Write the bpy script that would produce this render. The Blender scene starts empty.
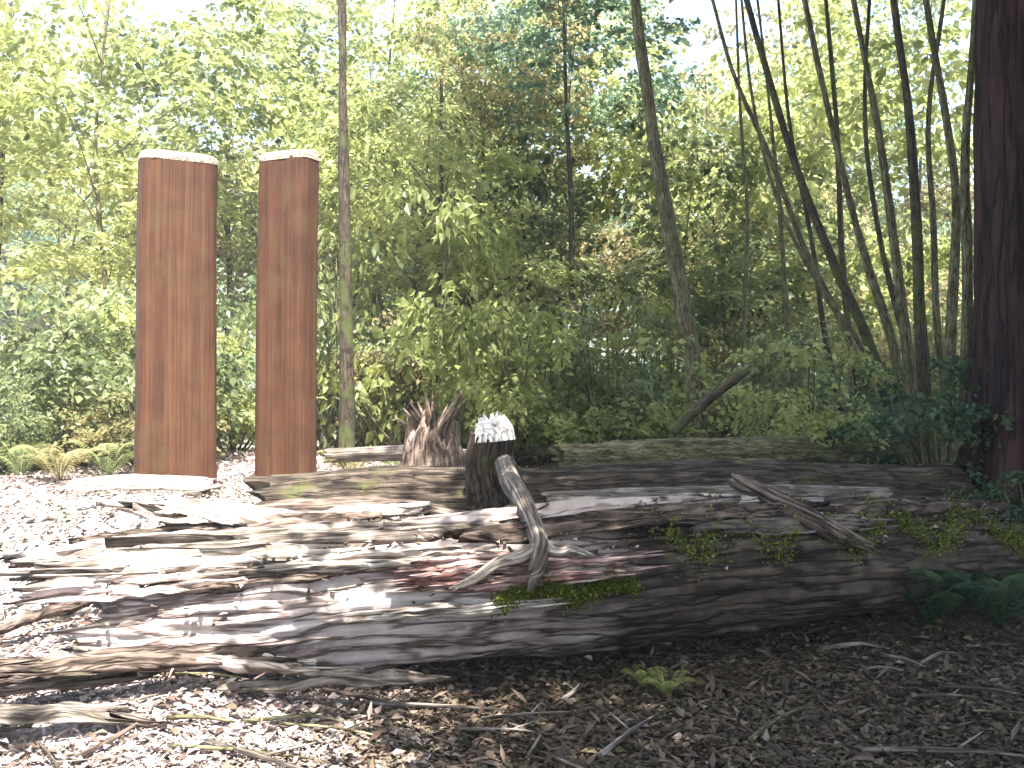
import bpy, math, random
import numpy as np
from mathutils import Vector

rng = np.random.default_rng(7)
random.seed(7)
PI = math.pi
scene = bpy.context.scene
COL = scene.collection

# ------------------------------------------------------------------ camera
W, H = 1024, 768
LENS = 35.0
F = W * LENS / 36.0
EYE = 1.6
HOR = 395.0
cam_d = bpy.data.cameras.new('camera')
cam = bpy.data.objects.new('camera', cam_d)
COL.objects.link(cam)
cam_d.lens = LENS
cam_d.sensor_width = 36
cam_d.clip_end = 2000
cam_d.clip_start = 0.05
PITCH = math.atan((HOR - H / 2) / F)
cam.location = (0, 0, EYE)
cam.rotation_euler = (PI / 2 + PITCH, 0, 0)
scene.camera = cam


def at(px, py, d):
    """a world point seen at px,py at forward distance d"""
    return ((px - W / 2) / F * d, d, EYE - (py - HOR) / F * d)


# ------------------------------------------------------------------ noise
def _hash(i, j, k, s):
    n = (i * 374761393 + j * 668265263 + k * 2147483647 + s * 1274126177) & 0xFFFFFFFF
    n = ((n ^ (n >> 13)) * 1274126177) & 0xFFFFFFFF
    n = (n ^ (n >> 16)) & 0xFFFFFF
    return n / float(0xFFFFFF)


def vnoise(x, y, z, s=0):
    x = np.asarray(x, float); y = np.asarray(y, float); z = np.asarray(z, float)
    x, y, z = np.broadcast_arrays(x, y, z)
    xi = np.floor(x).astype(np.int64); yi = np.floor(y).astype(np.int64); zi = np.floor(z).astype(np.int64)
    fx = x - xi; fy = y - yi; fz = z - zi
    fx = fx * fx * (3 - 2 * fx); fy = fy * fy * (3 - 2 * fy); fz = fz * fz * (3 - 2 * fz)
    r = 0
    for a in (0, 1):
        for b in (0, 1):
            for c in (0, 1):
                w = (fx if a else 1 - fx) * (fy if b else 1 - fy) * (fz if c else 1 - fz)
                r = r + w * _hash(xi + a, yi + b, zi + c, s)
    return r * 2 - 1


def fbm(x, y, z, o=4, s=0):
    r = 0; a = 1; t = 0
    for k in range(o):
        f = 2 ** k
        r = r + a * vnoise(np.asarray(x) * f, np.asarray(y) * f, np.asarray(z) * f, s + k * 17)
        t += a; a *= .5
    return r / t


def smooth(a, b, x):
    t = np.clip((np.asarray(x, float) - a) / (b - a), 0, 1)
    return t * t * (3 - 2 * t)


def ground_z(x, y):
    x = np.asarray(x, float); y = np.asarray(y, float)
    edge = 6.3 + 0.35 * np.sin(x * 0.7 + 1) + smooth(-2.3, -4.5, x) * 0.2
    z = 0.80 * smooth(edge, edge + 2.4, y)
    z = z + 0.012 * np.clip(y - 9, 0, 60) + 0.00001 * np.clip(y - 60, 0, 400) ** 2
    z = z + 0.10 * smooth(2.6, 4.5, x) * smooth(5, 8, y)
    z = z + 0.15 * np.exp(-((x + 1.9) / 0.8) ** 2 - ((y - 5.0) / 0.35) ** 2) + 0.30 * np.exp(-((x + 2.1) / 0.8) ** 2 - ((y - 6.2) / 0.5) ** 2)      # litter heaped by the broken end
    z = z + 0.07 * fbm(x * .9, y * .9, 0, 3, 5) + 0.025 * fbm(x * 5, y * 5, 0, 3, 9)
    return z


# ------------------------------------------------------------------ mesh helpers
def link(name, me, mats, parent=None, loc=None):
    o = bpy.data.objects.new(name, me)
    if me is not None:
        for m in (mats if isinstance(mats, (list, tuple)) else [mats]):
            me.materials.append(m)
    COL.objects.link(o)
    if parent is not None:
        o.parent = parent
    if loc is not None:
        o.location = loc
    return o


def make_mesh(name, V, Q, T=None, grain=None, tint=None, smooth_=True, matidx=None):
    V = np.asarray(V, np.float32).reshape(-1, 3)
    Q = np.asarray(Q, np.int32).reshape(-1, 4) if Q is not None and len(Q) else np.zeros((0, 4), np.int32)
    T = np.asarray(T, np.int32).reshape(-1, 3) if T is not None and len(T) else np.zeros((0, 3), np.int32)
    me = bpy.data.meshes.new(name)
    me.vertices.add(len(V)); me.vertices.foreach_set('co', V.ravel())
    nl = Q.size + T.size
    me.loops.add(nl)
    me.loops.foreach_set('vertex_index', np.concatenate([Q.ravel(), T.ravel()]))
    nf = len(Q) + len(T)
    me.polygons.add(nf)
    st = np.concatenate([np.arange(len(Q)) * 4, Q.size + np.arange(len(T)) * 3]).astype(np.int32)
    me.polygons.foreach_set('loop_start', st)
    me.polygons.foreach_set('use_smooth', np.full(nf, smooth_, bool))
    if matidx is not None:
        me.polygons.foreach_set('material_index', np.asarray(matidx, np.int32))
    if grain is not None:
        a = me.attributes.new('grain', 'FLOAT_VECTOR', 'POINT')
        a.data.foreach_set('vector', np.asarray(grain, np.float32).ravel())
    if tint is not None:
        a = me.attributes.new('tint', 'FLOAT', 'POINT')
        a.data.foreach_set('value', np.asarray(tint, np.float32).ravel())
    me.update(calc_edges=True)
    me.validate()
    return me


class MB:
    def __init__(self):
        self.V = []; self.Q = []; self.T = []; self.G = []; self.n = 0

    def add(self, V, Q=None, T=None, G=None):
        V = np.asarray(V, float).reshape(-1, 3)
        self.V.append(V)
        if Q is not None and len(Q): self.Q.append(np.asarray(Q, int).reshape(-1, 4) + self.n)
        if T is not None and len(T): self.T.append(np.asarray(T, int).reshape(-1, 3) + self.n)
        self.G.append(np.asarray(G if G is not None else V, float).reshape(-1, 3))
        self.n += len(V)

    def build(self, name, mat, parent=None, smooth_=True, loc=None):
        V = np.concatenate(self.V)
        me = make_mesh(name, V, np.concatenate(self.Q) if self.Q else None,
                       np.concatenate(self.T) if self.T else None, np.concatenate(self.G), smooth_=smooth_)
        return link(name, me, mat, parent, loc)


def resample(P, R, n):
    P = np.asarray(P, float); R = np.asarray(R, float)
    m = len(P)
    if m == 2:
        t = np.linspace(0, 1, n)[:, None]
        return P[0] * (1 - t) + P[1] * t, R[0] * (1 - t[:, 0]) + R[1] * t[:, 0]
    Pe = np.vstack([2 * P[0] - P[1], P, 2 * P[-1] - P[-2]])
    u = np.linspace(0, m - 1 - 1e-6, n)
    i = np.floor(u).astype(int); f = (u - i)[:, None]
    p0, p1, p2, p3 = Pe[i], Pe[i + 1], Pe[i + 2], Pe[i + 3]
    out = .5 * ((2 * p1) + (-p0 + p2) * f + (2 * p0 - 5 * p1 + 4 * p2 - p3) * f ** 2 + (-p0 + 3 * p1 - 3 * p2 + p3) * f ** 3)
    rr = R[i] * (1 - f[:, 0]) + R[np.minimum(i + 1, m - 1)] * f[:, 0]
    return out, rr


def tube(mb, P, R, nl=24, na=12, amp=0.0, ridge=6.0, seed=0, jag=(0, 0), squash=1.0, along=1.0, flare=0.0):
    """a tapered, ridged round; jag = how far the torn ends run out"""
    C, rr = resample(P, R, nl)
    T = np.gradient(C, axis=0); T /= np.linalg.norm(T, axis=1)[:, None] + 1e-9
    ref = np.array([0, 0, 1.0]) if abs(T[0][2]) < .8 else np.array([1.0, 0, 0])
    A = np.cross(T, ref); A /= np.linalg.norm(A, axis=1)[:, None] + 1e-9
    B = np.cross(A, T)
    L = np.concatenate([[0], np.cumsum(np.linalg.norm(np.diff(C, axis=0), axis=1))])
    th = np.linspace(0, 2 * PI, na, endpoint=False)
    ct, st = np.cos(th)[None], np.sin(th)[None]
    u = L[:, None] * along
    r = rr[:, None] * np.ones((1, na))
    if flare:
        k = np.exp(-L / (rr[0] * 1.8))[:, None]
        r = r * (1 + flare * k * (1 + .55 * np.sin(th * 5 + seed)[None] + .3 * np.sin(th * 3 + seed * 2)[None]))
    if amp:
        q = ridge
        n1 = fbm(u * 0.7 + seed, ct * q, st * q, 3, seed)
        n2 = fbm(u * 1.1 + seed, ct * 1.2, st * 1.2, 2, seed + 3)
        n3 = fbm(u * 4 + seed, ct * q * 2.5, st * q * 2.5, 2, seed + 5)
        rid = 1 - np.abs(n1) * 2.2
        r = r + amp * (rid * .5 + n2 * .9 + n3 * .35)
    V = C[:, None, :] + A[:, None, :] * (ct * r)[..., None] + B[:, None, :] * (st * r * squash)[..., None]
    if jag[0] or jag[1]:
        j = fbm(seed + 3.1, ct * 3.5, st * 3.5, 3, seed + 11)[0]
        if jag[0]:
            w = np.exp(-L / (jag[0] * .6))[:, None]
            V = V - T[:, None, :] * (w * (j * jag[0])[None])[..., None]
        if jag[1]:
            w = np.exp(-(L[-1] - L) / (jag[1] * .6))[:, None]
            V = V + T[:, None, :] * (w * (np.roll(j, 3) * jag[1])[None])[..., None]
    G = np.stack([np.repeat(L[:, None], na, 1), ct * rr[:, None], st * rr[:, None]], -1) + seed * 1.37
    idx = np.arange(nl * na).reshape(nl, na)
    a = idx[:-1]; b = idx[1:]
    Q = np.stack([a, np.roll(a, -1, 1), np.roll(b, -1, 1), b], -1).reshape(-1, 4)
    VV = V.reshape(-1, 3); GG = G.reshape(-1, 3)
    # torn ends: an inner ring and a recessed centre
    extra = []; eg = []; tris = []; quads = [Q]
    n0 = nl * na
    for e, ring, sgn in ((0, idx[0], -1), (1, idx[-1], 1)):
        c = C[0] if e == 0 else C[-1]
        t = T[0] if e == 0 else T[-1]
        base = n0 + len(extra)
        depth = jag[e] * .25
        mid = (VV[ring] * .55 + c * .45) - t * sgn * depth * (0.6 + .8 * rng.random(na))[:, None]
        extra += list(mid); eg += list(GG[ring] * .6)
        cc = base + na
        extra.append(c - t * sgn * depth * .4); eg.append(GG[ring].mean(0))
        m = base + np.arange(na)
        if e == 0:
            quads.append(np.stack([ring, m, np.roll(m, -1), np.roll(ring, -1)], -1))
            tris.append(np.stack([m, np.full(na, cc), np.roll(m, -1)], -1))
        else:
            quads.append(np.stack([ring, np.roll(ring, -1), np.roll(m, -1), m], -1))
            tris.append(np.stack([m, np.roll(m, -1), np.full(na, cc)], -1))
    mb.add(np.vstack([VV, extra]), np.concatenate(quads), np.concatenate(tris), np.vstack([GG, eg]))
    return C


def tag(o, label=None, cat=None, group=None, kind=None):
    if label: o['label'] = label
    if cat: o['category'] = cat
    if group: o['group'] = group
    if kind: o['kind'] = kind
    return o


def empty(name, loc, label, cat, group=None, rz=0):
    o = bpy.data.objects.new(name, None)
    COL.objects.link(o)
    o.location = loc; o.rotation_euler = (0, 0, rz)
    o.empty_display_size = .2
    return tag(o, label, cat, group)


# ------------------------------------------------------------------ materials
def new_mat(name):
    m = bpy.data.materials.new(name); m.use_nodes = True
    nt = m.node_tree
    for n in list(nt.nodes): nt.nodes.remove(n)
    return m, nt, nt.nodes, nt.links


def ramp(N, stops):
    r = N.new('ShaderNodeValToRGB')
    el = r.color_ramp.elements
    while len(el) > 1: el.remove(el[-1])
    el[0].position = stops[0][0]; el[0].color = (*stops[0][1], 1)
    for p, c in stops[1:]:
        e = el.new(p); e.color = (*c, 1)
    return r


def wood_mat(name, stops, grain_scale=(2.2, 34, 34), rough=.85, bump=.5, blotch=None, blotch_at=(.5, .6), fine=9.0, cracks=1.0, crack_dark=.8):
    m, nt, N, L = new_mat(name)
    out = N.new('ShaderNodeOutputMaterial'); bs = N.new('ShaderNodeBsdfPrincipled')
    bs.inputs['Roughness'].default_value = rough
    bs.inputs['Specular IOR Level'].default_value = .25
    at_ = N.new('ShaderNodeAttribute'); at_.attribute_name = 'grain'
    mp = N.new('ShaderNodeMapping'); mp.inputs['Scale'].default_value = grain_scale
    L.new(at_.outputs['Vector'], mp.inputs['Vector'])
    hgt = None
    n1 = N.new('ShaderNodeTexNoise'); n1.inputs['Scale'].default_value = 1; n1.inputs['Detail'].default_value = 9
    n1.inputs['Roughness'].default_value = .65
    L.new(mp.outputs[0], n1.inputs['Vector'])
    n2 = N.new('ShaderNodeTexNoise'); n2.inputs['Scale'].default_value = fine; n2.inputs['Detail'].default_value = 5
    L.new(at_.outputs['Vector'], n2.inputs['Vector'])
    mx = N.new('ShaderNodeMath'); mx.operation = 'MULTIPLY_ADD'; mx.inputs[1].default_value = .35
    L.new(n2.outputs['Fac'], mx.inputs[0])
    sc = N.new('ShaderNodeMath'); sc.operation = 'MULTIPLY'; sc.inputs[1].default_value = .68
    L.new(n1.outputs['Fac'], sc.inputs[0]); L.new(sc.outputs[0], mx.inputs[2])
    r = ramp(N, stops); L.new(mx.outputs[0], r.inputs['Fac'])
    colr = r.outputs['Color']
    if cracks:
        mp2 = N.new('ShaderNodeMapping'); mp2.inputs['Scale'].default_value = (grain_scale[0] * 1.3, grain_scale[1] * cracks, grain_scale[2] * cracks)
        L.new(at_.outputs['Vector'], mp2.inputs['Vector'])
        n4 = N.new('ShaderNodeTexNoise'); n4.inputs['Scale'].default_value = 1; n4.inputs['Detail'].default_value = 3
        L.new(mp2.outputs[0], n4.inputs['Vector'])
        ck = ramp(N, [(.44, (0, 0, 0)), (.488, (1, 1, 1)), (.512, (1, 1, 1)), (.56, (0, 0, 0))]); L.new(n4.outputs['Fac'], ck.inputs['Fac'])
        cm = N.new('ShaderNodeMix'); cm.data_type = 'RGBA'; cm.blend_type = 'MULTIPLY'
        cf = N.new('ShaderNodeMath'); cf.operation = 'MULTIPLY'; cf.inputs[1].default_value = crack_dark
        L.new(ck.outputs[0], cf.inputs[0]); L.new(cf.outputs[0], cm.inputs['Factor'])
        L.new(colr, cm.inputs['A']); cm.inputs['B'].default_value = (.13, .10, .08, 1); colr = cm.outputs['Result']
        hm = N.new('ShaderNodeMath'); hm.operation = 'SUBTRACT'; hk = N.new('ShaderNodeMath'); hk.operation = 'MULTIPLY'; hk.inputs[1].default_value = .35
        L.new(ck.outputs[0], hk.inputs[0]); L.new(mx.outputs[0], hm.inputs[0]); L.new(hk.outputs[0], hm.inputs[1]); hgt = hm.outputs[0]
    if blotch:
        n3 = N.new('ShaderNodeTexNoise'); n3.inputs['Scale'].default_value = 3.2; n3.inputs['Detail'].default_value = 9; n3.inputs['Roughness'].default_value = .7
        L.new(at_.outputs['Vector'], n3.inputs['Vector'])
        mr = N.new('ShaderNodeMapRange'); mr.inputs['From Min'].default_value = blotch_at[0]; mr.inputs['From Max'].default_value = blotch_at[1]
        L.new(n3.outputs['Fac'], mr.inputs['Value'])
        mc = N.new('ShaderNodeMix'); mc.data_type = 'RGBA'
        L.new(mr.outputs[0], mc.inputs['Factor']); L.new(colr, mc.inputs['A']); mc.inputs['B'].default_value = (*blotch, 1)
        colr = mc.outputs['Result']
    L.new(colr, bs.inputs['Base Color'])
    bp = N.new('ShaderNodeBump'); bp.inputs['Strength'].default_value = bump; bp.inputs['Distance'].default_value = .03
    L.new(hgt or mx.outputs[0], bp.inputs['Height']); L.new(bp.outputs[0], bs.inputs['Normal'])
    L.new(bs.outputs[0], out.inputs[0])
    return m


def leaf_mat(name, dark, mid, light, trans=.5, gloss=.3):
    m, nt, N, L = new_mat(name)
    out = N.new('ShaderNodeOutputMaterial')
    at_ = N.new('ShaderNodeAttribute'); at_.attribute_name = 'tint'
    oi = N.new('ShaderNodeObjectInfo')
    add = N.new('ShaderNodeMath'); add.operation = 'MULTIPLY_ADD'; add.inputs[1].default_value = .35
    L.new(oi.outputs['Random'], add.inputs[0])
    sc = N.new('ShaderNodeMath'); sc.operation = 'MULTIPLY'; sc.inputs[1].default_value = .7
    L.new(at_.outputs['Fac'], sc.inputs[0]); L.new(sc.outputs[0], add.inputs[2])
    r = ramp(N, [(.1, dark), (.5, mid), (.95, light)]); L.new(add.outputs[0], r.inputs['Fac'])
    d = N.new('ShaderNodeBsdfPrincipled'); d.inputs['Roughness'].default_value = .42
    d.inputs['Specular IOR Level'].default_value = gloss
    L.new(r.outputs[0], d.inputs['Base Color'])
    t = N.new('ShaderNodeBsdfTranslucent')
    hs = N.new('ShaderNodeHueSaturation'); hs.inputs['Value'].default_value = 3.0; hs.inputs['Hue'].default_value = .49
    hs.inputs['Saturation'].default_value = .95
    L.new(r.outputs[0], hs.inputs['Color']); L.new(hs.outputs[0], t.inputs['Color'])
    mx = N.new('ShaderNodeMixShader'); mx.inputs[0].default_value = trans
    L.new(d.outputs[0], mx.inputs[1]); L.new(t.outputs[0], mx.inputs[2]); L.new(mx.outputs[0], out.inputs[0])
    return m


def litter_mat(name, stops, trans=.0):
    m, nt, N, L = new_mat(name)
    out = N.new('ShaderNodeOutputMaterial')
    at_ = N.new('ShaderNodeAttribute'); at_.attribute_name = 'tint'
    r = ramp(N, stops); L.new(at_.outputs['Fac'], r.inputs['Fac'])
    d = N.new('ShaderNodeBsdfPrincipled'); d.inputs['Roughness'].default_value = .7
    d.inputs['Specular IOR Level'].default_value = .25
    L.new(r.outputs[0], d.inputs['Base Color']); L.new(d.outputs[0], out.inputs[0])
    return m


def ground_mat():
    m, nt, N, L = new_mat('forest_soil')
    out = N.new('ShaderNodeOutputMaterial'); bs = N.new('ShaderNodeBsdfPrincipled')
    bs.inputs['Roughness'].default_value = .95; bs.inputs['Specular IOR Level'].default_value = .1
    tc = N.new('ShaderNodeTexCoord')
    n1 = N.new('ShaderNodeTexNoise'); n1.inputs['Scale'].default_value = 1.1; n1.inputs['Detail'].default_value = 8
    n2 = N.new('ShaderNodeTexVoronoi'); n2.inputs['Scale'].default_value = 34
    n3 = N.new('ShaderNodeTexNoise'); n3.inputs['Scale'].default_value = 60; n3.inputs['Detail'].default_value = 4
    for n in (n1, n2, n3): L.new(tc.outputs['Object'], n.inputs['Vector'])
    r1 = ramp(N, [(.25, (.025, .018, .013)), (.5, (.06, .043, .034)), (.75, (.12, .09, .073))]); L.new(n3.outputs['Fac'], r1.inputs['Fac'])
    r2 = ramp(N, [(0, (.05, .036, .028)), (.5, (.10, .074, .06)), (1, (.18, .14, .12))]); L.new(n2.outputs['Color'], r2.inputs['Fac'])
    mx = N.new('ShaderNodeMix'); mx.data_type = 'RGBA'; mx.inputs['Factor'].default_value = .5
    L.new(r1.outputs[0], mx.inputs['A']); L.new(r2.outputs[0], mx.inputs['B'])
    r3 = ramp(N, [(.52, (0, 0, 0)), (.7, (1, 1, 1))]); L.new(n1.outputs['Fac'], r3.inputs['Fac'])
    sx = N.new('ShaderNodeSeparateXYZ'); L.new(tc.outputs['Object'], sx.inputs[0])
    wv = N.new('ShaderNodeMath'); wv.operation = 'MULTIPLY_ADD'; wv.inputs[1].default_value = -2.2; L.new(n1.outputs['Fac'], wv.inputs[0]); L.new(sx.outputs['X'], wv.inputs[2])
    pm = N.new('ShaderNodeMapRange'); pm.inputs['From Min'].default_value = -1.2; pm.inputs['From Max'].default_value = -2.6  # mask that paints the left ground pale, as if in sun
    L.new(wv.outputs[0], pm.inputs['Value'])
    m0 = N.new('ShaderNodeMix'); m0.data_type = 'RGBA'; L.new(pm.outputs[0], m0.inputs['Factor']); L.new(mx.outputs['Result'], m0.inputs['A'])
    dr = ramp(N, [(.3, (.24, .20, .19)), (.7, (.46, .40, .385))]); L.new(n3.outputs['Fac'], dr.inputs['Fac']); L.new(dr.outputs[0], m0.inputs['B'])
    mx = m0
    m2 = N.new('ShaderNodeMix'); m2.data_type = 'RGBA'
    L.new(r3.outputs[0], m2.inputs['Factor']); L.new(mx.outputs['Result'], m2.inputs['A']); m2.inputs['B'].default_value = (.07, .085, .03, 1)
    L.new(m2.outputs['Result'], bs.inputs['Base Color'])
    bp = N.new('ShaderNodeBump'); bp.inputs['Distance'].default_value = .03; bp.inputs['Strength'].default_value = .8
    L.new(n3.outputs['Fac'], bp.inputs['Height']); L.new(bp.outputs[0], bs.inputs['Normal'])
    L.new(bs.outputs[0], out.inputs[0])
    return m


M_log = wood_mat('weathered_log_wood', [(.33, (.010, .007, .005)), (.42, (.045, .032, .025)), (.52, (.12, .088, .07)), (.62, (.20, .155, .13)), (.74, (.36, .29, .25))], blotch=(.06, .07, .03), blotch_at=(.6, .72), bump=.9)
M_log2 = wood_mat('dark_log_bark', [(.33, (.008, .006, .004)), (.45, (.035, .026, .018)), (.58, (.085, .065, .048)), (.75, (.19, .155, .125))], blotch=(.07, .075, .025), blotch_at=(.54, .66), bump=.9)
M_red = wood_mat('red_heartwood', [(.34, (.07, .026, .022)), (.45, (.20, .10, .085)), (.55, (.38, .27, .245)), (.72, (.58, .49, .46))], grain_scale=(2, 40, 40), bump=.7)
M_wash = wood_mat('sunlit_toned_log_wood', [(.33, (.04, .028, .022)), (.40, (.20, .155, .14)), (.48, (.38, .31, .29)), (.62, (.50, .43, .41)), (.72, (.66, .60, .58))], grain_scale=(1.3, 17, 17), cracks=.8, bump=1.0)  # raised tones paint sunlight into the log's left half
M_white = wood_mat('sunlit_white_wood', [(.3, (.45, .41, .37)), (.5, (.74, .71, .67)), (.7, (.84, .82, .79))], grain_scale=(6, 40, 40), bump=.4)  # near-white colour stands in for sun on the broken stub
M_brown = wood_mat('torn_brown_wood', [(.33, (.04, .026, .018)), (.47, (.14, .095, .07)), (.58, (.28, .21, .165)), (.72, (.44, .36, .30))], grain_scale=(2, 40, 40), bump=.7)
M_pale = wood_mat('bleached_wood', [(.34, (.10, .075, .06)), (.5, (.34, .29, .25)), (.68, (.64, .58, .53))], grain_scale=(1.5, 45, 45), bump=.4)
M_grey = wood_mat('grey_driftwood', [(.34, (.04, .03, .024)), (.5, (.15, .125, .105)), (.68, (.34, .30, .26))], grain_scale=(1.5, 60, 60), bump=.5)
M_post = wood_mat('red_brown_timber', [(.3, (.026, .010, .005)), (.45, (.062, .024, .011)), (.56, (.082, .034, .016)), (.75, (.105, .057, .026))], grain_scale=(.35, 14, 14), rough=.75, bump=.3, cracks=2.2, crack_dark=.35, fine=5, blotch=(.07, .045, .018), blotch_at=(.52, .75))
M_cap = wood_mat('pale_post_top', [(.3, (.18, .14, .10)), (.5, (.38, .32, .25)), (.7, (.56, .50, .42))], grain_scale=(3, 30, 30), bump=.4)
M_bark = wood_mat('grey_green_bark', [(.3, (.04, .036, .018)), (.5, (.12, .11, .055)), (.7, (.25, .23, .15))], grain_scale=(5, 40, 40), blotch=(.06, .08, .02), blotch_at=(.55, .65))
M_barkd = wood_mat('dark_bark', [(.3, (.018, .014, .010)), (.5, (.06, .048, .03)), (.7, (.14, .115, .075))], grain_scale=(5, 40, 40), blotch=(.07, .085, .025), blotch_at=(.5, .6))
M_barkr = wood_mat('redwood_bark', [(.34, (.008, .004, .004)), (.5, (.026, .012, .010)), (.68, (.065, .03, .024))], grain_scale=(.8, 12, 12), bump=1)
M_moss = leaf_mat('moss', (.045, .06, .012), (.10, .125, .02), (.19, .22, .04), .25, .1)
M_leafy = leaf_mat('yellow_green_leaf', (.08, .10, .028), (.16, .185, .06), (.28, .29, .12), .5)
M_leafg = leaf_mat('mid_green_leaf', (.045, .065, .026), (.10, .125, .05), (.20, .22, .11), .45)
M_leafb = leaf_mat('blue_green_leaf', (.05, .085, .05), (.12, .17, .10), (.22, .28, .18), .5)
M_leafo = leaf_mat('olive_leaf', (.07, .068, .025), (.15, .14, .06), (.27, .235, .12), .45)
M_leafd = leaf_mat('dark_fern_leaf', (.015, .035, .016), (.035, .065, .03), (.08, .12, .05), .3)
M_dead = litter_mat('dead_leaf', [(0, (.02, .014, .009)), (.3, (.045, .036, .023)), (.5, (.10, .075, .044)), (.8, (.30, .235, .215)), (1, (.48, .41, .39))])
M_chip = litter_mat('wood_chip', [(0, (.05, .03, .022)), (.4, (.13, .09, .07)), (.75, (.25, .19, .16)), (1, (.48, .41, .37))])

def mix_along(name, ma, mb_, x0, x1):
    """log colour runs from painted sunlit pale at the torn end to dark wood"""
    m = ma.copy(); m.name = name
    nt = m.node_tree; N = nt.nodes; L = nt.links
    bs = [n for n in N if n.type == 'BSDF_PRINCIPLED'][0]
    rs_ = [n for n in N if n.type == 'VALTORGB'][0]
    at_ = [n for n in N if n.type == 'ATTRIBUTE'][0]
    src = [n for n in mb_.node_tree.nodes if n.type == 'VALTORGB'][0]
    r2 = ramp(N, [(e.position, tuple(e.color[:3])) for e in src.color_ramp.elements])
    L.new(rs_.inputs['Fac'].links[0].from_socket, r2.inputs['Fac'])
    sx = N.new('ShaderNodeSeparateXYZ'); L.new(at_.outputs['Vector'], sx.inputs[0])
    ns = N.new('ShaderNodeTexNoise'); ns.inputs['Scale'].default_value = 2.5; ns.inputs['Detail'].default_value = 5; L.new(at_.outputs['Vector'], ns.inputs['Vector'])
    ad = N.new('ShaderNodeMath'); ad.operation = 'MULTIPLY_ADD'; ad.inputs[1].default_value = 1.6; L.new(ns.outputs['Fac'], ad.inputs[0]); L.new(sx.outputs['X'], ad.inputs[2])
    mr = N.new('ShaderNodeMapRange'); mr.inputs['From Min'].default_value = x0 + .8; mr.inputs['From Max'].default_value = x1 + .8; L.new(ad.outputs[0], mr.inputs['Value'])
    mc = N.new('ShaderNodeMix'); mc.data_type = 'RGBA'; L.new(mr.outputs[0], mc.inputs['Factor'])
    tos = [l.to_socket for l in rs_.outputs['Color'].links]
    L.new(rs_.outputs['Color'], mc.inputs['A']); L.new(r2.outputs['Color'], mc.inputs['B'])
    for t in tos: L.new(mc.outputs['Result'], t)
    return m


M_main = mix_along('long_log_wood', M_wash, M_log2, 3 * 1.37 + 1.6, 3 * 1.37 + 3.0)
# ------------------------------------------------------------------ ground
nx, ny = 420, 460
u = np.linspace(-1, 1, nx); v = np.linspace(0, 1, ny)
gx = 7 * u + 180 * np.sign(u) * np.abs(u) ** 9
gy = -25 * (1 - v) ** 3 - 8 + 22 * v + 240 * v ** 9
X, Y = np.meshgrid(gx, gy)
Z = ground_z(X, Y)
idx = np.arange(nx * ny).reshape(ny, nx)
Q = np.stack([idx[:-1, :-1], idx[:-1, 1:], idx[1:, 1:], idx[1:, :-1]], -1).reshape(-1, 4)
g = link('ground', make_mesh('ground', np.stack([X, Y, Z], -1).reshape(-1, 3), Q), ground_mat())
tag(g, 'brown forest floor of soil and litter rising to a low bank behind the logs', 'ground', kind='structure')

# ------------------------------------------------------------------ logs
def log_thing(name, P, R, label, mat, nl=260, na=96, amp=.05, ridge=5, seed=1, jag=(.3, .3), squash=1.0, group=None, cat='log', loc=None):
    P = np.asarray(P, float)
    o = P[0].copy()
    mb = MB()
    tube(mb, P - o, R, nl, na, amp, ridge, seed, jag, squash)
    ob = mb.build(name, mat, loc=tuple(o))
    return tag(ob, label, cat, group)


# great front trunk
LP = np.array([(-2.22, 5.35, .41), (-1.2, 5.52, .46), (.2, 5.82, .52), (1.6, 6.42, .51), (3.6, 7.45, .42)])
LR = np.array([.32, .37, .38, .37, .35])
biglog = empty('fallen_log', tuple(LP[0]), 'huge weathered fallen trunk, nearest of the logs, its torn left end in full sun', 'log')
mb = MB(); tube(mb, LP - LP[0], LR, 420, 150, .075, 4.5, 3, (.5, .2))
mb.build('log_wood', M_main, biglog)


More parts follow.
